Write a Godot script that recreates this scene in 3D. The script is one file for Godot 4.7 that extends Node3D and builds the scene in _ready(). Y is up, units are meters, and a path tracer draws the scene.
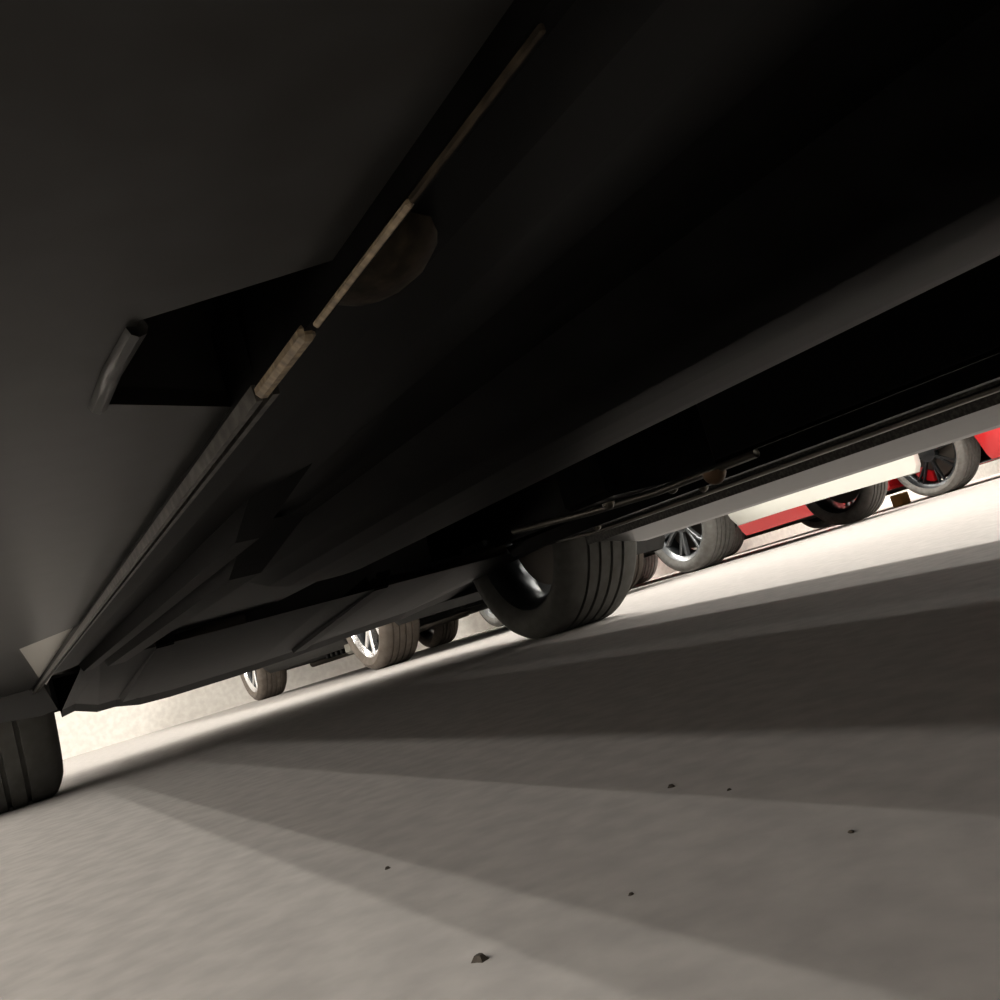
extends Node3D
# Under a dark car in a parking garage: X runs across the cars, -Z along them (the helper P takes x, height, distance along).

var M := {}
var used := {}
var rng := RandomNumberGenerator.new()

func P(a: float, y: float, l: float) -> Vector3:
	return Vector3(a, y, -l)

func numbered(called: String) -> String:
	var n: int = used.get(called, 0)
	used[called] = n + 1
	return called if n == 0 else "%s_%03d" % [called, n]

func _ready() -> void:
	rng.seed = 7
	# ---------- camera
	var cam := Camera3D.new()
	cam.name = "camera"
	var f := 964.8
	var yaw := deg_to_rad(29.92)
	var pitch := deg_to_rad(5.75)
	var roll := deg_to_rad(16.28)
	var fw := Vector3(sin(yaw) * cos(pitch), sin(pitch), -cos(yaw) * cos(pitch))
	var rt := Vector3(cos(yaw), 0, sin(yaw))
	var up := rt.cross(fw)
	var cx := rt * cos(roll) - up * sin(roll)
	var cy := rt * sin(roll) + up * cos(roll)
	cam.transform = Transform3D(Basis(cx, cy, -fw), Vector3(0, 0.144, 0))
	cam.fov = rad_to_deg(2.0 * atan(500.0 / f))
	cam.near = 0.01
	cam.far = 60.0
	add_child(cam)
	cam.current = true
	# ---------- environment
	var we := WorldEnvironment.new()
	we.name = "world_environment"
	var env := Environment.new()
	env.background_mode = Environment.BG_COLOR
	env.background_color = Color(0.02, 0.02, 0.02)
	env.tonemap_mode = Environment.TONE_MAPPER_LINEAR
	env.tonemap_exposure = 0.68
	env.sdfgi_enabled = true
	env.ssao_enabled = true
	env.ssil_enabled = true
	we.environment = env
	add_child(we)
	make_materials()
	# ---------- lamps: rows of ceiling tubes that run along the cars
	# [x, energy, diffuser width, which side]
	for row in [[-11.0, 25.0, 0.3, 0], [-5.7, 12.0, 0.3, 0], [-4.5, 5.5, 0.06, 0], [-3.15, 3.6, 0.06, 0], [-2.75, 3.6, 0.06, 0], [0.3, 2.5, 0.3, 1], [3.1, 8.0, 0.3, 2], [6.4, 9.0, 0.3, 2], [11.0, 16.0, 0.3, 3]]:  # outermost row on each side is added to brighten the shaded floor
		for l in [-3.6, -1.2, 1.2, 3.6, 6.0, 8.0]:
			ceiling_lamp(row[0], l, row[1], row[2], row[3])
	# ---------- the garage
	build_garage()
	# ---------- the cars
	build_our_car()
	build_far_cars()
	build_crumbs()

# ================================================================ materials
func noise_image(sz: int, freq: float, octaves: int, lo: Color, hi: Color, sd: int, contrast := 1.0) -> ImageTexture:
	var n := FastNoiseLite.new()
	n.seed = sd
	n.frequency = freq
	n.fractal_octaves = octaves
	var src := n.get_seamless_image(sz, sz)
	src.convert(Image.FORMAT_L8)
	var img := Image.create(sz, sz, true, Image.FORMAT_RGB8)
	for y in sz:
		for x in sz:
			var v := clampf((src.get_pixel(x, y).r - 0.5) * contrast + 0.5, 0, 1)
			img.set_pixel(x, y, lo.lerp(hi, v))
	img.generate_mipmaps()
	return ImageTexture.create_from_image(img)

func mat(c: Color, rough := 0.6, metal := 0.0, spec := 0.5) -> StandardMaterial3D:
	var m := StandardMaterial3D.new()
	m.albedo_color = c
	m.roughness = rough
	m.metallic = metal
	m.metallic_specular = spec
	m.cull_mode = BaseMaterial3D.CULL_DISABLED
	return m

func tri(m: StandardMaterial3D, tex: Texture2D, scale: float) -> StandardMaterial3D:
	m.albedo_texture = tex
	m.uv1_triplanar = true
	m.uv1_world_triplanar = true
	m.uv1_scale = Vector3.ONE * scale
	return m

func make_materials() -> void:
	var conc := noise_image(512, 0.02, 5, Color(0.725, 0.715, 0.705), Color(0.79, 0.78, 0.767), 3, 1.4)
	M.floor = tri(mat(Color(0.9, 0.884, 0.88), 0.8), conc, 2.2)
	var wall := noise_image(512, 0.03, 4, Color(0.925, 0.915, 0.91), Color(0.975, 0.97, 0.965), 21, 1.8)
	M.wall = tri(mat(Color(0.95, 0.94, 0.92), 0.8), wall, 0.9)
	M.ceiling = tri(mat(Color(0.8, 0.79, 0.77), 0.9), conc, 0.4)
	M.housing = mat(Color(0.85, 0.85, 0.83), 0.5)
	M.tube = mat(Color(1, 0.98, 0.93), 0.4)
	M.tube.emission_enabled = true
	M.tube.emission = Color(1.0, 0.985, 0.95)
	M.tube.emission_energy_multiplier = 6.0
	# our car
	var dust := noise_image(256, 0.03, 3, Color(0.85, 0.84, 0.82), Color(1, 1, 1), 51, 1.4)
	var scuff := noise_image(256, 0.03, 4, Color(0.55, 0.54, 0.52), Color(1, 1, 1), 33, 1.6)
	M.black_paint = mat(Color(0.03, 0.03, 0.033), 0.2)
	M.black_paint.clearcoat_enabled = true
	M.sill_plastic = tri(mat(Color(0.165, 0.164, 0.161), 0.3, 0.0, 0.25), dust, 4.0)
	M.under = tri(mat(Color(0.052, 0.051, 0.05), 0.5, 0.0, 0.11), scuff, 2.5)
	M.weld = tri(mat(Color(0.3, 0.29, 0.275), 0.45, 0.0, 0.3), scuff, 12.0)
	var rust := noise_image(256, 0.06, 4, Color(0.4, 0.36, 0.3), Color(0.68, 0.63, 0.54), 40, 1.4)
	M.worn = tri(mat(Color(0.8, 0.76, 0.7), 0.55), rust, 14.0)
	M.boss = tri(mat(Color(0.21, 0.18, 0.14), 0.7, 0.0, 0.2), scuff, 12.0)
	M.bright_plate = mat(Color(0.8, 0.79, 0.76), 0.4, 0.9)  # pale metal of the made-up plate that gives the bright patch
	M.flap = mat(Color(0.33, 0.33, 0.33), 0.6, 0.0, 0.2)
	M.pipe = mat(Color(0.4, 0.385, 0.36), 0.35, 0.8)
	M.bolt = mat(Color(0.36, 0.34, 0.3), 0.4, 0.7)
	M.copper = mat(Color(0.36, 0.27, 0.18), 0.5, 0.4)
	# tyres and wheels
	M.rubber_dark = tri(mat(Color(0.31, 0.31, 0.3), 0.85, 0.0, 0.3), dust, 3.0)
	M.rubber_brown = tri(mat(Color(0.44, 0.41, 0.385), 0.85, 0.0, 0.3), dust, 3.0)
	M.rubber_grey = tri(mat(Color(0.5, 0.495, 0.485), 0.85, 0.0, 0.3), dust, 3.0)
	M.alloy = mat(Color(0.86, 0.86, 0.87), 0.22, 0.85)
	M.alloy_grey = mat(Color(0.56, 0.57, 0.58), 0.3, 0.7)
	M.alloy_dark = mat(Color(0.17, 0.18, 0.19), 0.3, 0.5)
	M.iron = mat(Color(0.35, 0.33, 0.31), 0.5, 0.7)
	M.red_caliper = mat(Color(0.78, 0.08, 0.12), 0.35)
	M.grey_caliper = mat(Color(0.4, 0.4, 0.4), 0.5)
	# other cars
	M.white_paint = mat(Color(0.88, 0.88, 0.85), 0.2)
	M.white_paint.clearcoat_enabled = true
	M.red_paint = mat(Color(0.82, 0.06, 0.1), 0.2)
	M.red_paint.clearcoat_enabled = true
	M.grey_paint = mat(Color(0.13, 0.128, 0.125), 0.6, 0.0, 0.25)
	M.grey_plastic = mat(Color(0.4, 0.39, 0.36), 0.6)
	M.glass = mat(Color(0.03, 0.035, 0.04), 0.05)
	M.lamp_glass = mat(Color(0.75, 0.76, 0.78), 0.1)
	M.tail = mat(Color(0.5, 0.03, 0.03), 0.15)
	M.crumb = mat(Color(0.2, 0.17, 0.14), 0.9)
	M.tan = mat(Color(0.93, 0.71, 0.4), 0.7)

# ================================================================ mesh helpers
func new_st(smooth := false) -> SurfaceTool:
	var st := SurfaceTool.new()
	st.begin(Mesh.PRIMITIVE_TRIANGLES)
	st.set_smooth_group(0 if smooth else -1)
	return st

func quad(st: SurfaceTool, a: Vector3, b: Vector3, c: Vector3, d: Vector3) -> void:
	for v in [a, b, c, a, c, d]:
		st.add_vertex(v)

func commit(st: SurfaceTool, called: String, m: Material, parent: Node) -> MeshInstance3D:
	st.generate_normals()
	return put(st.commit(), called, m, parent)

func put(mesh: Mesh, called: String, m: Material, parent: Node) -> MeshInstance3D:
	var o := MeshInstance3D.new()
	o.name = called if parent != self else numbered(called)
	o.mesh = mesh
	o.material_override = m
	parent.add_child(o, true)
	return o

func tag(o: Node, label: String, category: String, group := "") -> void:
	o.set_meta("label", label)
	o.set_meta("category", category)
	if group != "":
		o.set_meta("group", group)

func thing(called: String, label: String, category: String, at: Vector3, group := "") -> Node3D:
	var o := Node3D.new()
	o.name = numbered(called)
	add_child(o)
	o.position = at
	tag(o, label, category, group)
	return o

# a box between two corners, edges bevelled by c
func box(st: SurfaceTool, lo: Vector3, hi: Vector3, c := 0.0) -> void:
	var mid := (lo + hi) * 0.5
	var h := (hi - lo).abs() * 0.5
	c = minf(c, minf(h.x, minf(h.y, h.z)) * 0.9)
	for ax in 3:
		for s in [-1.0, 1.0]:
			var u := (ax + 1) % 3
			var v := (ax + 2) % 3
			var q: Array[Vector3] = []
			for k in [[-1, -1], [1, -1], [1, 1], [-1, 1]]:
				var p := Vector3.ZERO
				p[ax] = h[ax] * s
				p[u] = (h[u] - c) * k[0]
				p[v] = (h[v] - c) * k[1]
				q.append(mid + p)
			if s < 0:
				quad(st, q[0], q[1], q[2], q[3])
			else:
				quad(st, q[3], q[2], q[1], q[0])
	if c > 0:
		for ax in 3:
			var u := (ax + 1) % 3
			var v := (ax + 2) % 3
			for su in [-1.0, 1.0]:
				for sv in [-1.0, 1.0]:
					var q2: Array[Vector3] = []
					for e in [[0, -1], [0, 1], [1, 1], [1, -1]]:
						var p := Vector3.ZERO
						p[ax] = (h[ax] - c) * e[1]
						p[u] = (h[u] - (c if e[0] == 1 else 0.0)) * su
						p[v] = (h[v] - (0.0 if e[0] == 1 else c)) * sv
						q2.append(mid + p)
					quad(st, q2[0], q2[1], q2[2], q2[3])
		for sx in [-1.0, 1.0]:
			for sy in [-1.0, 1.0]:
				for sz in [-1.0, 1.0]:
					st.add_vertex(mid + Vector3(h.x * sx, (h.y - c) * sy, (h.z - c) * sz))
					st.add_vertex(mid + Vector3((h.x - c) * sx, h.y * sy, (h.z - c) * sz))
					st.add_vertex(mid + Vector3((h.x - c) * sx, (h.y - c) * sy, h.z * sz))

# a bar of constant section (points x, y) between two distances along; ends closed
func extrude_l(st: SurfaceTool, sec: PackedVector2Array, l0: float, l1: float, cuts := 1, closed := true) -> void:
	var n := sec.size()
	for k in cuts:
		var a := lerpf(l0, l1, float(k) / cuts)
		var b := lerpf(l0, l1, float(k + 1) / cuts)
		for i in (n if closed else n - 1):
			var p := sec[i]
			var q := sec[(i + 1) % n]
			quad(st, P(p.x, p.y, a), P(q.x, q.y, a), P(q.x, q.y, b), P(p.x, p.y, b))
	if closed:
		var t := Geometry2D.triangulate_polygon(sec)
		for l in [l0, l1]:
			for i in t:
				st.add_vertex(P(sec[i].x, sec[i].y, l))

# plate: polygon of (x, along) points at height y, thickness th upward
func plate(st: SurfaceTool, poly: PackedVector2Array, y: float, th: float) -> void:
	var t := Geometry2D.triangulate_polygon(poly)
	for yy in [y, y + th]:
		for i in t:
			st.add_vertex(P(poly[i].x, yy, poly[i].y))
	for i in poly.size():
		var p := poly[i]
		var q := poly[(i + 1) % poly.size()]
		quad(st, P(p.x, y, p.y), P(q.x, y, q.y), P(q.x, y + th, q.y), P(p.x, y + th, p.y))

func tube(st: SurfaceTool, pts: Array, r: float, seg := 8) -> void:
	var rings := []
	for i in pts.size():
		var d: Vector3 = (pts[mini(i + 1, pts.size() - 1)] - pts[maxi(i - 1, 0)]).normalized()
		var s := d.cross(Vector3.UP if absf(d.y) < 0.9 else Vector3.RIGHT).normalized()
		var t := s.cross(d)
		var ring := []
		for k in seg:
			var a := TAU * k / seg
			ring.append(pts[i] + (s * cos(a) + t * sin(a)) * r)
		rings.append(ring)
	for i in rings.size() - 1:
		for k in seg:
			var k2 := (k + 1) % seg
			quad(st, rings[i][k], rings[i][k2], rings[i + 1][k2], rings[i + 1][k])
	for e in [0, rings.size() - 1]:
		for k in seg:
			st.add_vertex(pts[e]); st.add_vertex(rings[e][k]); st.add_vertex(rings[e][(k + 1) % seg])

# lathe round the x axis; profile points are (x, radius); normals creased where the profile bends sharply
func lathe(prof: Array, seg: int, closed := false) -> ArrayMesh:
	var st := SurfaceTool.new()
	st.begin(Mesh.PRIMITIVE_TRIANGLES)
	var n := prof.size()
	var nsg := n if closed else n - 1
	var ns := []
	for i in nsg:
		var p: Vector2 = prof[i]
		var q: Vector2 = prof[(i + 1) % n]
		var d := (q - p).normalized()
		ns.append(Vector2(-d.y, d.x))
	for i in nsg:
		var p: Vector2 = prof[i]
		var q: Vector2 = prof[(i + 1) % n]
		var na: Vector2 = ns[i]
		var nb: Vector2 = ns[i]
		if closed or i > 0:
			var o: Vector2 = ns[(i - 1 + nsg) % nsg]
			if o.dot(na) > 0.75: na = (na + o).normalized()
		if closed or i < nsg - 1:
			var o2: Vector2 = ns[(i + 1) % nsg]
			if o2.dot(nb) > 0.75: nb = (nb + o2).normalized()
		for k in seg:
			var a0 := TAU * k / seg
			var a1 := TAU * (k + 1) / seg
			var vs := [[p, na, a0], [q, nb, a0], [q, nb, a1], [p, na, a0], [q, nb, a1], [p, na, a1]]
			for v in vs:
				var pt: Vector2 = v[0]
				var nn: Vector2 = v[1]
				st.set_normal(Vector3(nn.x, nn.y * cos(v[2]), nn.y * sin(v[2])))
				st.add_vertex(Vector3(pt.x, pt.y * cos(v[2]), pt.y * sin(v[2])))
	return st.commit()

# ================================================================ garage
func structure(st: SurfaceTool, called: String, m: Material) -> void:
	var o := commit(st, called, m, self)
	o.set_meta("kind", "structure")

const FALL := 0.018
func floor_y(l: float) -> float:
	return -FALL * maxf(l - 3.5, 0.0)

func build_garage() -> void:
	var st := new_st()
	extrude_a(st, PackedVector2Array([Vector2(-8, 0), Vector2(3.5, 0), Vector2(9.0, floor_y(9.0)), Vector2(9.0, -0.4), Vector2(-8, -0.4)]), -13, 18)
	structure(st, "floor", M.floor)
	st = new_st(); box(st, P(-13, 2.62, -8), P(18, 2.9, 9.0)); structure(st, "ceiling", M.ceiling)
	st = new_st(); box(st, P(-13.3, -0.4, 8.85), P(18.3, 2.95, 9.15)); structure(st, "wall_front", M.wall)
	st = new_st(); box(st, P(-13.3, -0.4, -8.3), P(18.3, 2.95, -8.0)); structure(st, "wall_back", M.wall)
	st = new_st(); box(st, P(-13.3, -0.4, -8.0), P(-13.0, 2.95, 8.85)); structure(st, "wall_left", M.wall)
	st = new_st(); box(st, P(18.0, -0.4, -8.0), P(18.3, 2.95, 8.85)); structure(st, "wall_right", M.wall)

func extrude_a(st: SurfaceTool, poly: PackedVector2Array, a0: float, a1: float) -> void:
	var t := Geometry2D.triangulate_polygon(poly)
	for a in [a0, a1]:
		for i in t:
			st.add_vertex(P(a, poly[i].y, poly[i].x))
	for i in poly.size():
		var p := poly[i]
		var q := poly[(i + 1) % poly.size()]
		quad(st, P(a0, p.y, p.x), P(a0, q.y, q.x), P(a1, q.y, q.x), P(a1, p.y, p.x))

const LAMP_PLACES := ["beside the dark car", "over the dark car", "over the charcoal, white and red cars", "beyond the red car and added to lift the shade"]
func ceiling_lamp(a: float, l: float, energy: float, wide: float, place: int) -> void:
	var kind := "wide flat panel lamp" if wide > 0.1 else "slim tube lamp"
	var o := thing("ceiling_lamp", "%s on the garage ceiling %s" % [kind, LAMP_PLACES[place]], "lamp", P(a, 2.62, l), "%ss %s" % [kind, LAMP_PLACES[place]])
	var h := wide * 0.5 + 0.02
	var st := new_st(); box(st, Vector3(-h - 0.02, -0.05, -0.8), Vector3(h + 0.02, 0, 0.8), 0.01); commit(st, "housing", M.housing, o)
	st = new_st(); box(st, Vector3(-wide * 0.5, -0.085, -0.76), Vector3(wide * 0.5, -0.051, 0.76), 0.012); commit(st, "diffuser", M.tube, o)
	for s in [-1.0, 1.0]:
		st = new_st(); box(st, Vector3(-h, -0.09, s * 0.79), Vector3(h, -0.045, s * 0.76), 0.004); commit(st, "end_cap", M.housing, o)
	var li := AreaLight3D.new()
	li.name = "light"
	li.area_size = Vector2(wide, 1.5)
	li.light_color = Color(1.0, 0.985, 0.95)
	li.light_energy = energy
	li.area_range = 40.0
	li.shadow_enabled = true
	li.rotation = Vector3(-PI / 2, 0, 0)
	li.position = Vector3(0, -0.095, 0)
	o.add_child(li)

# ================================================================ wheels
# axis along x, outer face towards side (+1 / -1). s: radius r, width w, rim rr, tread grooves, spokes, materials
func make_wheel(parent: Node3D, at: Vector3, side: float, s: Dictionary) -> void:
	var r: float = s.r
	var w: float = s.w * 0.5
	var rr: float = s.rr
	var o := put(lathe([Vector2(-w + 0.02, rr + 0.012), Vector2(-w + 0.03, rr - 0.01), Vector2(-w + 0.06, rr - 0.03), Vector2(w - 0.06, rr - 0.03), Vector2(w - 0.03, rr - 0.012), Vector2(w - 0.016, rr + 0.012)], 56), "wheel", s.rim_mat, parent)
	o.position = at
	# tyre
	var prof := []
	var half := [Vector2(w - 0.022, rr), Vector2(w - 0.008, rr + 0.012), Vector2(w + 0.004, rr + 0.03), Vector2(w + 0.006, lerpf(rr, r, 0.55)), Vector2(w - 0.002, r - 0.025), Vector2(w - 0.012, r - 0.01), Vector2(w - 0.026, r - 0.002)]
	for i in half.size():
		prof.append(Vector2(-half[i].x, half[i].y))
	var gw: float = s.groove
	for g in s.grooves:
		prof.append(Vector2(g - gw, r)); prof.append(Vector2(g - gw * 0.7, r - 0.008)); prof.append(Vector2(g + gw * 0.7, r - 0.008)); prof.append(Vector2(g + gw, r))
	for i in range(half.size() - 1, -1, -1):
		prof.append(half[i])
	put(lathe(prof, 72), "tyre", s.tyre_mat, o)
	# spokes
	var face := (w - 0.035) * side
	for k in s.spokes:
		var base: float = TAU * (k + s.get("phase", 0.25)) / s.spokes
		for tw in ([-1.0, 1.0] if s.twin else [0.0]):
			var st := new_st()
			spoke(st, base + tw * 0.035, base + tw * s.get("spread", 0.2), 0.05, rr - 0.016, s.sw0, s.sw1, face - 0.012 * side, face, side)
			commit(st, "spoke", s.spoke_mat, o)
	put(lathe([Vector2(face - 0.05 * side, 0.05), Vector2(face - 0.05 * side, 0.075), Vector2(face - 0.01 * side, 0.07), Vector2(face, 0.045), Vector2(face + 0.004 * side, 0.0)], 24), "hub_cap", s.spoke_mat, o)
	put(lathe([Vector2(face, rr - 0.02), Vector2(face + 0.012 * side, rr - 0.008), Vector2(face + 0.022 * side, rr + 0.006), Vector2(face + 0.01 * side, rr + 0.012)], 56), "rim_lip", s.spoke_mat, o)
	put(lathe([Vector2(-0.012, 0.03), Vector2(-0.012, rr * 0.76), Vector2(0.012, rr * 0.76), Vector2(0.012, 0.03)], 40), "brake_disc", M.iron, o)
	var st2 := new_st(true)
	var rin := rr * 0.55
	var rout := rr * 0.84
	for i in 6:
		var a0: float = float(s.get("cal", 1.0)) + i * 0.13
		var a1: float = a0 + 0.13
		for x in [-0.04, 0.05 * side + 0.0]:
			quad(st2, pol(x, rin, a0), pol(x, rout, a0), pol(x, rout, a1), pol(x, rin, a1))
		quad(st2, pol(-0.04, rout, a0), pol(0.05 * side, rout, a0), pol(0.05 * side, rout, a1), pol(-0.04, rout, a1))
		quad(st2, pol(-0.04, rin, a0), pol(0.05 * side, rin, a0), pol(0.05 * side, rin, a1), pol(-0.04, rin, a1))
		if i == 0: quad(st2, pol(-0.04, rin, a0), pol(0.05 * side, rin, a0), pol(0.05 * side, rout, a0), pol(-0.04, rout, a0))
		if i == 5: quad(st2, pol(-0.04, rin, a1), pol(0.05 * side, rin, a1), pol(0.05 * side, rout, a1), pol(-0.04, rout, a1))
	commit(st2, "brake_caliper", s.cal_mat, o)

func pol(x: float, r: float, a: float) -> Vector3:
	return Vector3(x, r * cos(a), r * sin(a))

func spoke(st: SurfaceTool, a0: float, a1: float, r0: float, r1: float, w0: float, w1: float, x0: float, x1: float, side: float) -> void:
	var rings := []
	for t in [0.0, 0.35, 0.75, 1.0]:
		var a := lerpf(a0, a1, t)
		var r := lerpf(r0, r1, t)
		var hw := lerpf(w0, w1, t) * 0.5
		var x := lerpf(x0, x1, t)
		var c := pol(x, r, a)
		var tn := Vector3(0, -sin(a), cos(a))
		var fwd := Vector3(side, 0, 0)
		rings.append([c - tn * hw - fwd * 0.03, c - tn * hw - fwd * 0.005, c - tn * hw * 0.6, c + tn * hw * 0.6, c + tn * hw - fwd * 0.005, c + tn * hw - fwd * 0.03])
	for i in rings.size() - 1:
		for k in 6:
			quad(st, rings[i][k], rings[i][(k + 1) % 6], rings[i + 1][(k + 1) % 6], rings[i + 1][k])

# ================================================================ car shell
# columns along the car, rows round the section; d holds half width, axles, overhangs, heights
func smooth01(a: float, b: float, x: float) -> float:
	return smoothstep(a, b, x)

func top_y(l: float, d: Dictionary) -> float:
	var pts: Array = d.top
	for i in pts.size() - 1:
		var p: Vector2 = pts[i]
		var q: Vector2 = pts[i + 1]
		if l <= q.x:
			return lerpf(p.y, q.y, clampf((l - p.x) / (q.x - p.x), 0, 1))
	return pts[-1].y

func section(l: float, d: Dictionary) -> Array:
	var tf: float = clampf((l - (d.front - 0.5)) / 0.5, 0, 1)
	var tb: float = clampf(((-d.back + 0.5) - l) / 0.5, 0, 1)
	var w: float = d.w * (1.0 - d.nose * pow(tf, 3.2) - 0.22 * pow(tb, 3.0))
	var yb: float = lerpf(d.sill, d.front_lip, smooth01(d.wb * 0.5, d.wb * 0.5 + 0.5, l))
	yb = lerpf(yb, d.rear_lip, smooth01(-d.wb * 0.5, -d.wb * 0.5 - 0.5, l))
	var arch := 0.0
	for ax in [-d.wb * 0.5, d.wb * 0.5]:
		var q: float = d.arch * d.arch - (l - ax) * (l - ax)
		if q > 0: arch = maxf(arch, d.r + sqrt(q))
	var tucked := 0.055
	if arch > yb:
		yb = arch; tucked = 0.0
	var yt := top_y(l, d)
	var ysh: float = maxf(minf(d.belt, yt - 0.05), yb + 0.05)
	var up: float = clampf((yt - d.belt) / (d.roof - d.belt), 0, 1)
	var re: float = lerpf(w - 0.13, d.w * 0.66, up)
	return [Vector2(w - tucked, yb), Vector2(w - tucked * 0.3, yb + 0.05), Vector2(w, lerpf(yb, ysh, 0.45)), Vector2(w - 0.004, lerpf(yb, ysh, 0.72)), Vector2(w - 0.025, ysh),
		Vector2(w - 0.055, ysh + 0.02), Vector2(lerpf(w - 0.055, re, 0.9), lerpf(ysh + 0.02, yt - 0.03, 0.92)), Vector2(re - 0.04, yt - 0.012), Vector2(re * 0.5, yt + 0.012), Vector2(0, yt + 0.02)]

func car_shell(o: Node3D, d: Dictionary) -> void:
	var cols := []
	var ls := []
	var l := -float(d.back)
	while l < d.front - 0.001:
		ls.append(l); l += 0.045 if l < d.front - 0.3 else 0.015
	ls.append(float(d.front))
	for ll in ls: cols.append(section(ll, d))
	var body := new_st(true)
	var win := {"windshield": new_st(true), "rear_window": new_st(true)}
	var side_win := [new_st(true), new_st(true)]
	for i in ls.size() - 1:
		var lm: float = (ls[i] + ls[i + 1]) * 0.5
		for j in 9:
			for s in [-1.0, 1.0]:
				var a: Vector2 = cols[i][j]
				var b: Vector2 = cols[i][j + 1]
				var c: Vector2 = cols[i + 1][j + 1]
				var e: Vector2 = cols[i + 1][j]
				var q := [P(a.x * s, a.y, ls[i]), P(b.x * s, b.y, ls[i]), P(c.x * s, c.y, ls[i + 1]), P(e.x * s, e.y, ls[i + 1])]
				var st := body
				if j == 5 and lm > d.glass_back and lm < d.glass_front and top_y(lm, d) > d.belt + 0.2 and absf(lm - d.pillar) > 0.05:
					st = side_win[0 if s < 0 else 1]
				elif j >= 7 and lm > d.shield0 and lm < d.shield1:
					st = win.windshield
				elif j >= 7 and lm > d.rear0 and lm < d.rear1:
					st = win.rear_window
				if s > 0: quad(st, q[0], q[1], q[2], q[3])
				else: quad(st, q[3], q[2], q[1], q[0])
	for e in [0, ls.size() - 1]:
		for j in 9:
			var a: Vector2 = cols[e][j]
			var b: Vector2 = cols[e][j + 1]
			quad(body, P(-a.x, a.y, ls[e]), P(a.x, a.y, ls[e]), P(b.x, b.y, ls[e]), P(-b.x, b.y, ls[e]))
	commit(body, "body", d.paint, o)
	commit(side_win[0], "side_window", M.glass, o)
	commit(side_win[1], "side_window", M.glass, o)
	commit(win.windshield, "windshield", M.glass, o)
	commit(win.rear_window, "rear_window", M.glass, o)
	for s in [-1.0, 1.0]:
		var st := new_st(); box(st, P(s * d.w * 0.5, 0.62, d.front - 0.1), P(s * d.w * 0.72, 0.72, d.front + 0.012), 0.012); commit(st, "headlight", M.lamp_glass, o)
		st = new_st(); box(st, P(s * d.w * 0.5, 0.78, -d.back - 0.012), P(s * d.w * 0.76, 0.9, -d.back + 0.1), 0.012); commit(st, "tail_light", M.tail, o)
		st = new_st(); box(st, P(s * d.w, 0.95, d.shield0 + 0.2), P(s * (d.w + 0.2), 1.08, d.shield0 + 0.3), 0.03); commit(st, "side_mirror", d.paint, o)
	# wheel wells and dark engine bay between them
	for ax in [-d.wb * 0.5, d.wb * 0.5]:
		for s in [-1.0, 1.0]:
			var wl := new_st(true)
			var x0: float = s * (d.w - 0.02)
			var x1: float = s * (d.w - 0.36)
			for k in 14:
				var a0 := PI * (k / 14.0)
				var a1 := PI * ((k + 1) / 14.0)
				var ra: float = d.arch + 0.004
				quad(wl, P(x0, d.r + ra * sin(a0), ax + ra * cos(a0)), P(x1, d.r + ra * sin(a0), ax + ra * cos(a0)), P(x1, d.r + ra * sin(a1), ax + ra * cos(a1)), P(x0, d.r + ra * sin(a1), ax + ra * cos(a1)))
				wl.add_vertex(P(x1, d.r, ax)); wl.add_vertex(P(x1, d.r + ra * sin(a0), ax + ra * cos(a0))); wl.add_vertex(P(x1, d.r + ra * sin(a1), ax + ra * cos(a1)))
			commit(wl, "wheel_well", M.under, o)


func sedan(w: float, wb: float, fo: float, ro: float, paint: Material) -> Dictionary:
	var f := wb * 0.5 + fo
	var b := wb * 0.5 + ro
	return {"w": w, "wb": wb, "front": f, "back": b, "paint": paint, "sill": 0.2, "front_lip": 0.19, "rear_lip": 0.24, "arch": 0.375, "nose": 0.42, "r": 0.335, "belt": 0.92, "roof": 1.42,
		"top": [Vector2(-b, 0.98), Vector2(-b + 0.1, 1.04), Vector2(-b + 0.65, 1.08), Vector2(-b + 1.35, 1.38), Vector2(-0.35, 1.44), Vector2(0.2, 1.42), Vector2(f - 1.75, 1.3), Vector2(f - 1.2, 1.0), Vector2(f - 0.3, 0.85), Vector2(f - 0.08, 0.74), Vector2(f, 0.62)],
		"glass_back": -b + 1.0, "glass_front": f - 1.55, "pillar": -0.15, "shield0": f - 1.8, "shield1": f - 1.2, "rear0": -b + 0.68, "rear1": -b + 1.3}

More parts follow.
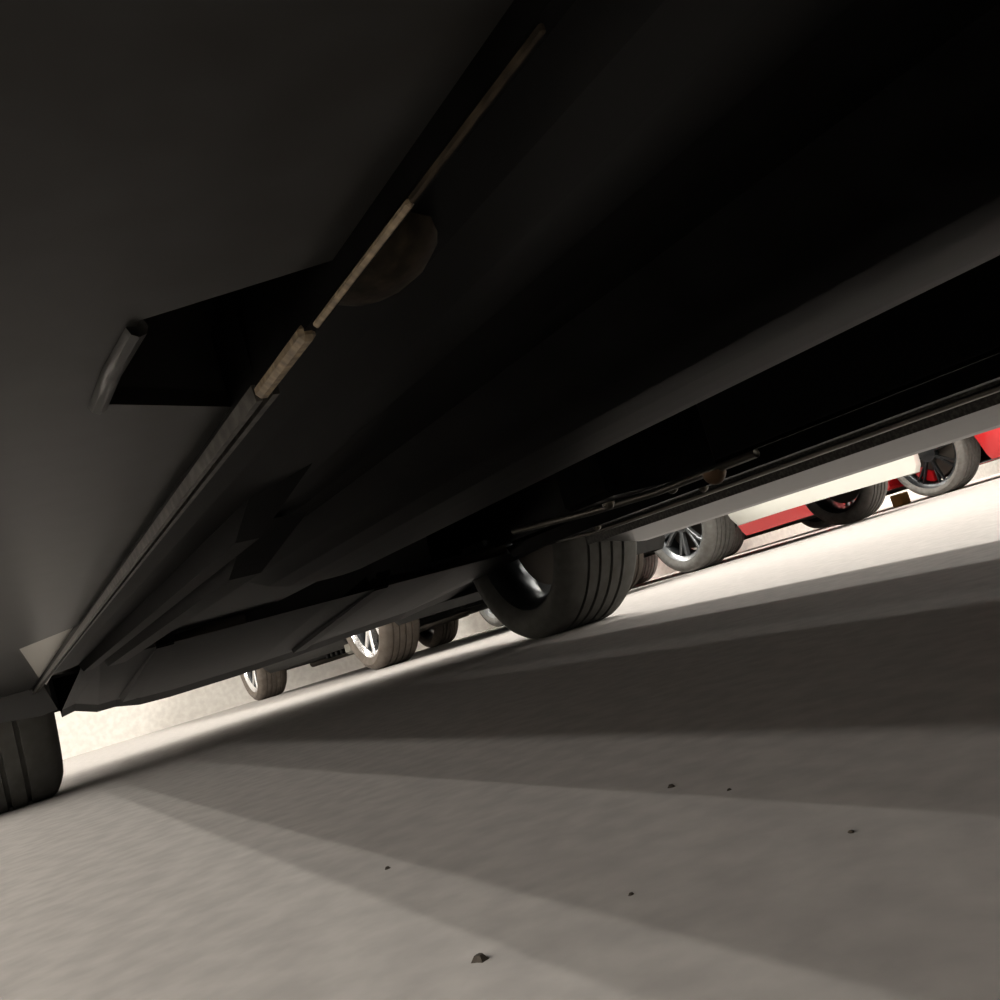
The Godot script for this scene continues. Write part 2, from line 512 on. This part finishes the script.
# ================================================================ the dark car above the camera
const CA := 0.8   # its centre line
const CL := 1.05  # its middle
func build_our_car() -> void:
	var o := thing("dark_car", "black car seen from below, its sill, jacking notch and undertray overhead", "car", P(CA, 0, CL))
	var d := sedan(0.95, 3.1, 0.85, 0.9, M.black_paint)
	d.sill = 0.25
	d.front_lip = 0.2
	car_shell(o, d)
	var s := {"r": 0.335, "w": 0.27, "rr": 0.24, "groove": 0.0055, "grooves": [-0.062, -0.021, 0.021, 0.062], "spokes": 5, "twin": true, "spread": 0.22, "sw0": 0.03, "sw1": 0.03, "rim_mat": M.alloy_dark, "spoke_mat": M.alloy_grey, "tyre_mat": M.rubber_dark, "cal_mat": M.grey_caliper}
	for ax in [-1.55, 1.55]:
		for sd in [-1.0, 1.0]:
			make_wheel(o, P(sd * 0.81, 0.331, ax), sd, s)
	# everything below is written in the camera's frame of distances, so hang it on a part shifted back
	var off := -P(CA, 0, CL)
	var st: SurfaceTool
	# near sill cover with the jacking notch cut out
	var py := 0.235
	var near := PackedVector2Array([Vector2(-0.1, -0.12), Vector2(0.1, -0.12), Vector2(0.1, 0.205), Vector2(0.0515, 0.236), Vector2(0.0495, 0.302), Vector2(0.0999, 0.329), Vector2(0.1, 1.0), Vector2(-0.1, 1.42)])
	st = new_st(); plate(st, near, py, 0.006); shift(commit(st, "sill_cover", M.sill_plastic, o), off)
	# raised bead along the notch, and the cavity above it
	st = new_st(true); tube(st, [P(0.0515, py, 0.24), P(0.0485, py - 0.0004, 0.27), P(0.0478, py, 0.303)], 0.0028, 8); shift(commit(st, "notch_lip", M.sill_plastic, o), off)
	st = new_st()
	var np := [Vector2(0.1, 0.205), Vector2(0.0515, 0.236), Vector2(0.0495, 0.302), Vector2(0.0999, 0.329)]
	for i in 3:
		quad(st, P(np[i].x, py, np[i].y), P(np[i + 1].x, py, np[i + 1].y), P(np[i + 1].x, py + 0.07, np[i + 1].y), P(np[i].x, py + 0.07, np[i].y))
	quad(st, P(np[0].x, py + 0.07, np[0].y), P(np[1].x, py + 0.07, np[1].y), P(np[2].x, py + 0.07, np[2].y), P(np[3].x, py + 0.07, np[3].y))
	shift(commit(st, "notch_cavity", M.sill_plastic, o), off)
	# made-up pale metal plate for the light showing between sill cover and front wheel
	st = new_st(); plate(st, PackedVector2Array([Vector2(0.046, 1.05), Vector2(0.1, 0.95), Vector2(0.12, 2.2), Vector2(0.101, 1.98), Vector2(0.046, 1.16)]), py + 0.004, 0.006); shift(commit(st, "added_bright_plate", M.bright_plate, o), off)
	st = new_st(); plate(st, PackedVector2Array([Vector2(-0.1, 1.36), Vector2(0.046, 1.05), Vector2(0.046, 1.16), Vector2(0.101, 1.98), Vector2(0.115, 2.2), Vector2(-0.1, 2.2)]), py + 0.003, 0.006); shift(commit(st, "sill_end", M.sill_plastic, o), off)
	# far sill cover
	st = new_st(); extrude_l(st, PackedVector2Array([Vector2(1.5, 0.236), Vector2(1.53, 0.227), Vector2(1.66, 0.197), Vector2(1.69, 0.193), Vector2(1.705, 0.2), Vector2(1.71, 0.255), Vector2(1.5, 0.262)]), -0.12, 2.2); shift(commit(st, "sill_cover", M.sill_plastic, o), off)
	# pinch welds: two sheets each
	for wl in [[0.0925, 0.226], [0.0985, 0.2275]]:
		st = new_st(); extrude_l(st, PackedVector2Array([Vector2(wl[0], wl[1]), Vector2(wl[0] + 0.0022, wl[1]), Vector2(wl[0] + 0.0025, 0.2315), Vector2(wl[0] - 0.0003, 0.2315)]), 0.292, 2.2, 1); shift(commit(st, "pinch_weld", M.weld, o), off)
	st = new_st(); extrude_l(st, PackedVector2Array([Vector2(0.094, 0.231), Vector2(0.1, 0.231), Vector2(0.1005, 0.262), Vector2(0.0935, 0.262)]), 0.292, 2.2, 1); shift(commit(st, "weld_flange", M.under, o), off)
	st = new_st(); extrude_l(st, PackedVector2Array([Vector2(0.0932, 0.2282), Vector2(0.0975, 0.2282), Vector2(0.102, 0.262), Vector2(0.0965, 0.262)]), -0.12, 0.292, 1); shift(commit(st, "pinch_weld", M.under, o), off)
	st = new_st(); box(st, P(0.0918, 0.2258, 0.238), P(0.0968, 0.2305, 0.29), 0.0014); shift(commit(st, "worn_flange", M.worn, o), off)
	st = new_st(); box(st, P(0.0935, 0.2262, 0.165), P(0.0955, 0.2285, 0.232), 0.0008); shift(commit(st, "worn_flange", M.worn, o), off)
	st = new_st(); box(st, P(0.094, 0.2266, 0.11), P(0.0952, 0.2285, 0.165), 0.0004); shift(commit(st, "worn_flange", M.boss, o), off)
	st = new_st(); extrude_l(st, PackedVector2Array([Vector2(1.494, 0.224), Vector2(1.498, 0.224), Vector2(1.5, 0.262), Vector2(1.49, 0.262)]), -0.12, 2.2, 1); shift(commit(st, "pinch_weld", M.weld, o), off)
	# jacking boss behind the flange
	st = new_st(true); dome(st, P(0.135, 0.262, 0.27), Vector3(0.02, 0.012, 0.03)); shift(commit(st, "jacking_boss", M.boss, o), off)
	# inner sill, floor pan
	st = new_st(true); extrude_l(st, PackedVector2Array([Vector2(0.1, 0.262), Vector2(0.16, 0.262), Vector2(0.2, 0.268), Vector2(0.25, 0.279), Vector2(0.3, 0.285), Vector2(0.63, 0.287), Vector2(0.69, 0.41), Vector2(1.21, 0.41), Vector2(1.27, 0.287), Vector2(1.3, 0.287), Vector2(1.41, 0.285), Vector2(1.425, 0.262), Vector2(1.44, 0.256), Vector2(1.5, 0.262), Vector2(1.5, 0.44), Vector2(0.1, 0.44)]), -0.9, 2.3, 1); shift(commit(st, "floor_pan", M.under, o), off)
	# floor rails: trapezoid stampings with sloping ends
	for rl in [[0.19, 0.235, 0.62, 2.3, 0.25, 0.03], [0.24, 0.3, 0.88, 2.3, 0.247, 0.03], [1.3, 1.36, 0.3, 2.3, 0.25, 0.03]]:
		st = new_st(); rail(st, rl[0], rl[1], rl[2], rl[3], rl[4], rl[5]); shift(commit(st, "floor_rail", M.under, o), off)
	# undertrays, rounded along their length
	for tr in [[0.32, 0.6, -0.6, 1.35, 0.245]]:
		st = new_st(true)
		var n := 10
		for k in n:
			var u0 := float(k) / n
			var u1 := float(k + 1) / n
			var x0 := lerpf(tr[0], tr[1], u0); var x1 := lerpf(tr[0], tr[1], u1)
			var y0: float = tr[4] + 0.045 * pow(absf(u0 * 2 - 1), 3.0); var y1: float = tr[4] + 0.045 * pow(absf(u1 * 2 - 1), 3.0)
			quad(st, P(x0, y0, tr[2]), P(x1, y1, tr[2]), P(x1, y1, tr[3]), P(x0, y0, tr[3]))
			quad(st, P(x0, y0, tr[3]), P(x1, y1, tr[3]), P(x1, 0.29, tr[3] + 0.08), P(x0, 0.29, tr[3] + 0.08))
		shift(commit(st, "undertray", M.under, o), off)
	st = new_st(true); tube(st, [P(0.82, 0.35, -0.8), P(0.82, 0.35, 2.28)], 0.035, 14); shift(commit(st, "exhaust_pipe", M.iron, o), off)
	# brake lines, clips and bolts along the far side
	st = new_st(true); tube(st, [P(1.46, 0.246, 0.6), P(1.46, 0.246, 1.7), P(1.46, 0.248, 2.1), P(1.43, 0.26, 2.25)], 0.006); shift(commit(st, "brake_line", M.pipe, o), off)
	st = new_st(true); tube(st, [P(1.05, 0.248, 1.05), P(1.05, 0.248, 1.3), P(0.98, 0.25, 1.4), P(0.9, 0.262, 1.55)], 0.007); shift(commit(st, "fuel_line", M.pipe, o), off)
	for bp in [[0.96, 1.32, "bolt"], [1.11, 1.33, "bolt"], [1.33, 1.5, "bolt"], [1.33, 1.9, "bolt"]]:
		put_bolt(o, P(bp[0], 0.252, bp[1]) + off, M.bolt)
	st = new_st(); box(st, P(0.92, 0.256, 1.25), P(1.16, 0.412, 1.4), 0.01); shift(commit(st, "cross_bracket", M.under, o), off)
	put_bolt(o, P(1.05, 0.246, 1.15) + off, M.copper, 0.02)
	# front subframe and tray down to the bumper lip
	st = new_st()
	var lip := [[0.201, 0.178], [0.24, 0.186], [0.3, 0.164], [0.353, 0.164], [0.425, 0.149], [0.519, 0.146], [0.784, 0.151], [0.963, 0.159], [1.153, 0.171], [1.353, 0.18], [1.46, 0.195], [1.66, 0.213]]
	for i in lip.size() - 1:
		var a = lip[i]; var b = lip[i + 1]
		var l0 := 3.0 if b[0] > 1.5 else 2.3
		quad(st, P(a[0], 0.262, l0), P(b[0], 0.262, l0), P(b[0], b[1] + 0.02, 3.22), P(a[0], a[1] + 0.02, 3.22))
		quad(st, P(a[0], a[1] + 0.02, 3.22), P(b[0], b[1] + 0.02, 3.22), P(b[0], b[1], 3.3), P(a[0], a[1], 3.3))
		quad(st, P(a[0], a[1], 3.3), P(b[0], b[1], 3.3), P(b[0], 0.3, 3.34), P(a[0], 0.3, 3.34))
	shift(commit(st, "front_undertray", M.under, o), off)
	for rl in [[0.36, 0.4], [0.9, 0.94]]:
		st = new_st()
		var x0: float = rl[0]; var x1: float = rl[1]
		for e in [[P(x0, 0.258, 2.31), P(x1, 0.258, 2.31), P(x1, 0.17, 3.15), P(x0, 0.17, 3.15)]]:
			quad(st, e[0], e[1], e[2], e[3])
			quad(st, e[0], e[3], e[3] + Vector3(-0.01, 0.04, 0), e[0] + Vector3(-0.01, 0.04, 0))
			quad(st, e[1], e[2], e[2] + Vector3(0.01, 0.04, 0), e[1] + Vector3(0.01, 0.04, 0))
			quad(st, e[0], e[1], e[1] + Vector3(0, 0.04, 0.05), e[0] + Vector3(0, 0.04, 0.05))
		shift(commit(st, "tray_rib", M.under, o), off)
	for sd in [[0.13, 0.62], [1.47, 0.98]]:
		st = new_st(true); tube(st, [P(sd[0], 0.3, 2.62), P(lerpf(sd[0], sd[1], 0.6), 0.275, 2.6), P(sd[1], 0.28, 2.5)], 0.022); shift(commit(st, "suspension_arm", M.iron, o), off)
	# flap ahead of the near front tyre
	st = new_st()
	var fl := PackedVector2Array([Vector2(-0.12, 0.36), Vector2(0.05, 0.355), Vector2(0.087, 0.332), Vector2(0.111, 0.252), Vector2(0.13, 0.185), Vector2(0.1, 0.181), Vector2(0.024, 0.19), Vector2(-0.12, 0.2)])
	extrude_l(st, fl, 2.2, 2.206); shift(commit(st, "wheel_flap", M.flap, o), off)

func shift(o: Node3D, off: Vector3) -> void:
	o.position = off

func put_bolt(o: Node3D, at: Vector3, m: Material, r := 0.011) -> void:
	var st := new_st(true)
	dome(st, Vector3.ZERO, Vector3(r, r * 1.1, r))
	commit(st, "bolt", m, o).position = at

# lower half of an ellipsoid
func dome(st: SurfaceTool, c: Vector3, r: Vector3) -> void:
	var n := 12
	var m := 5
	for i in m:
		for k in n:
			var q := []
			for e in [[i, k], [i, k + 1], [i + 1, k + 1], [i + 1, k]]:
				var th: float = PI * 0.5 * e[0] / m
				var ph: float = TAU * e[1] / n
				q.append(c + Vector3(r.x * cos(th) * cos(ph), -r.y * sin(th), r.z * cos(th) * sin(ph)))
			quad(st, q[0], q[1], q[2], q[3])

func rail(st: SurfaceTool, x0: float, x1: float, l0: float, l1: float, y: float, h: float) -> void:
	var e := 0.17
	var b := 0.012
	var lo := [P(x0 + b, y, l0 + e), P(x1 - b, y, l0 + e), P(x1 - b, y, l1), P(x0 + b, y, l1)]
	var hi := [P(x0, y + h, l0), P(x1, y + h, l0), P(x1, y + h, l1), P(x0, y + h, l1)]
	quad(st, lo[0], lo[1], lo[2], lo[3])
	for i in 4:
		quad(st, lo[i], lo[(i + 1) % 4], hi[(i + 1) % 4], hi[i])

# ================================================================ the parked row
func underbody(o: Node3D, d: Dictionary, y: float) -> void:
	var st := new_st()
	box(st, P(-0.56, y, -d.back + 0.15), P(0.56, y + 0.12, d.front - 0.2), 0.02)
	commit(st, "underbody", M.under, o)
	for s in [-1.0, 1.0]:
		st = new_st()
		box(st, P(s * 0.5, y, -d.wb * 0.5 + d.arch), P(s * (d.w - 0.06), y + 0.1, d.wb * 0.5 - d.arch), 0.02)
		commit(st, "sill", d.paint, o)
	st = new_st(true)
	tube(st, [P(0.2, y - 0.01, -d.back + 0.2), P(0.2, y - 0.01, -0.6), P(0.1, y - 0.005, 0.3), P(0.1, y, d.wb * 0.5 - 0.3)], 0.03, 12)
	commit(st, "exhaust_pipe", M.iron, o)
	for ax in [-d.wb * 0.5, d.wb * 0.5]:
		st = new_st(true); tube(st, [P(-0.65, 0.31, ax), P(0.65, 0.31, ax)], 0.03, 10); commit(st, "axle", M.under, o)

func far_car(called: String, label: String, a: float, near_axle: float, wb: float, track: float, d: Dictionary, s: Dictionary) -> Node3D:
	# these cars face the camera's car: turned round, so the near axle is the front one
	var cl := near_axle + wb * 0.5
	var o := thing(called, label, "car", P(a + track * 0.5, floor_y(cl), cl))
	o.rotation = Vector3(-atan(FALL), 0, 0)
	o.transform.basis = o.transform.basis * Basis(Vector3.UP, PI)
	car_shell(o, d)
	for ax in [-wb * 0.5, wb * 0.5]:
		for sd in [-1.0, 1.0]:
			make_wheel(o, P(sd * track * 0.5, s.r, ax), sd, s)
	return o

func build_far_cars() -> void:
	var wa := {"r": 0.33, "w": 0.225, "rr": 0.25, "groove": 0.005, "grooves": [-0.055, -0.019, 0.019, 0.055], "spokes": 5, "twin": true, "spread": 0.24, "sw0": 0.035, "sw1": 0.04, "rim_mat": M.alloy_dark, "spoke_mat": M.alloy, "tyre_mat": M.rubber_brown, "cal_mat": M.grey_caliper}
	var d := sedan(0.9, 2.75, 0.82, 0.75, M.grey_paint)
	d.sill = 0.19
	var o := far_car("charcoal_car", "charcoal car with bright silver wheels beside the bare stretch of white wall", 1.955, 5.05, 2.75, 1.55, d, wa)
	underbody(o, d, 0.175)
	for k in 6:
		var cl := new_st()
		box(cl, P(0.72, 0.145, 0.35 + k * 0.1), P(0.8, 0.185, 0.40 + k * 0.1), 0.006)
		commit(cl, "sill_clip", M.under, o)
	var mg := new_st(); box(mg, P(0.72, 0.13, 0.86), P(0.84, 0.25, 0.985), 0.015); commit(mg, "mud_guard", M.grey_plastic, o)
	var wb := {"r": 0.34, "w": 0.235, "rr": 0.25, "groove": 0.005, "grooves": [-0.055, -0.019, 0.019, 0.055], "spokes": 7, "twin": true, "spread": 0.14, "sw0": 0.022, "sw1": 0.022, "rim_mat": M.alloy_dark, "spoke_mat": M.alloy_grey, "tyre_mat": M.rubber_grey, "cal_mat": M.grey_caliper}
	d = sedan(0.87, 2.8, 0.85, 0.8, M.white_paint)
	d.arch = 0.46
	d.sill = 0.24
	d.front_lip = 0.2
	o = far_car("white_car", "white car with grey twin-spoke wheels parked next to the red car", 4.2, 4.98, 2.8, 1.52, d, wb)
	underbody(o, d, 0.24)
	var wc := {"r": 0.345, "w": 0.25, "rr": 0.27, "groove": 0.005, "grooves": [-0.055, -0.019, 0.019, 0.055], "spokes": 8, "twin": true, "spread": 0.1, "sw0": 0.016, "sw1": 0.014, "rim_mat": M.alloy_dark, "spoke_mat": M.alloy_dark, "tyre_mat": M.rubber_grey, "cal_mat": M.red_caliper, "cal": 2.2}
	d = sedan(0.93, 2.75, 0.85, 0.8, M.red_paint)
	d.arch = 0.46
	d.sill = 0.15
	d.front_lip = 0.15
	o = far_car("red_car", "red car with dark spoked wheels and red brake calipers", 6.85, 5.0, 2.75, 1.6, d, wc)
	underbody(o, d, 0.16)
	# tan block on the floor under the red car
	var bl := 6.0
	var st := new_st()
	box(st, Vector3(-0.06, 0, -0.06), Vector3(0.06, 0.11, 0.06), 0.008)
	var b := commit(st, "tan_block", M.tan, self)
	b.position = P(7.55, floor_y(bl), bl)
	b.rotation = Vector3(-atan(FALL), 0, 0)
	tag(b, "small tan block on the floor under the red car", "block")

func build_crumbs() -> void:
	var i := 0
	for c in [[0.159, 0.403, 0.0034], [0.363, 0.523, 0.0024], [0.363, 0.467, 0.0014], [0.321, 0.337, 0.0015], [0.233, 0.391, 0.0013], [0.2, 0.62, 0.002]]:
		var st := new_st()
		var r: float = c[2]
		var pts := []
		for k in 7:
			var a := TAU * k / 7
			pts.append(Vector3(cos(a) * r * rng.randf_range(0.7, 1.4), 0, sin(a) * r * rng.randf_range(0.7, 1.4)))
		for k in 7:
			var p: Vector3 = pts[k]
			var q: Vector3 = pts[(k + 1) % 7]
			var t := Vector3(0, r * 0.7, 0)
			quad(st, p, q, q * 0.5 + t, p * 0.5 + t)
			st.add_vertex(p * 0.5 + t); st.add_vertex(q * 0.5 + t); st.add_vertex(t * 1.1)
			st.add_vertex(p); st.add_vertex(q); st.add_vertex(Vector3.ZERO)
		var o := commit(st, "dirt_crumb", M.crumb, self)
		o.position = P(c[0], 0, c[1])
		tag(o, "tiny dark crumb of dirt on the concrete beneath the black car", "crumb", "dirt crumbs on the floor")
		i += 1
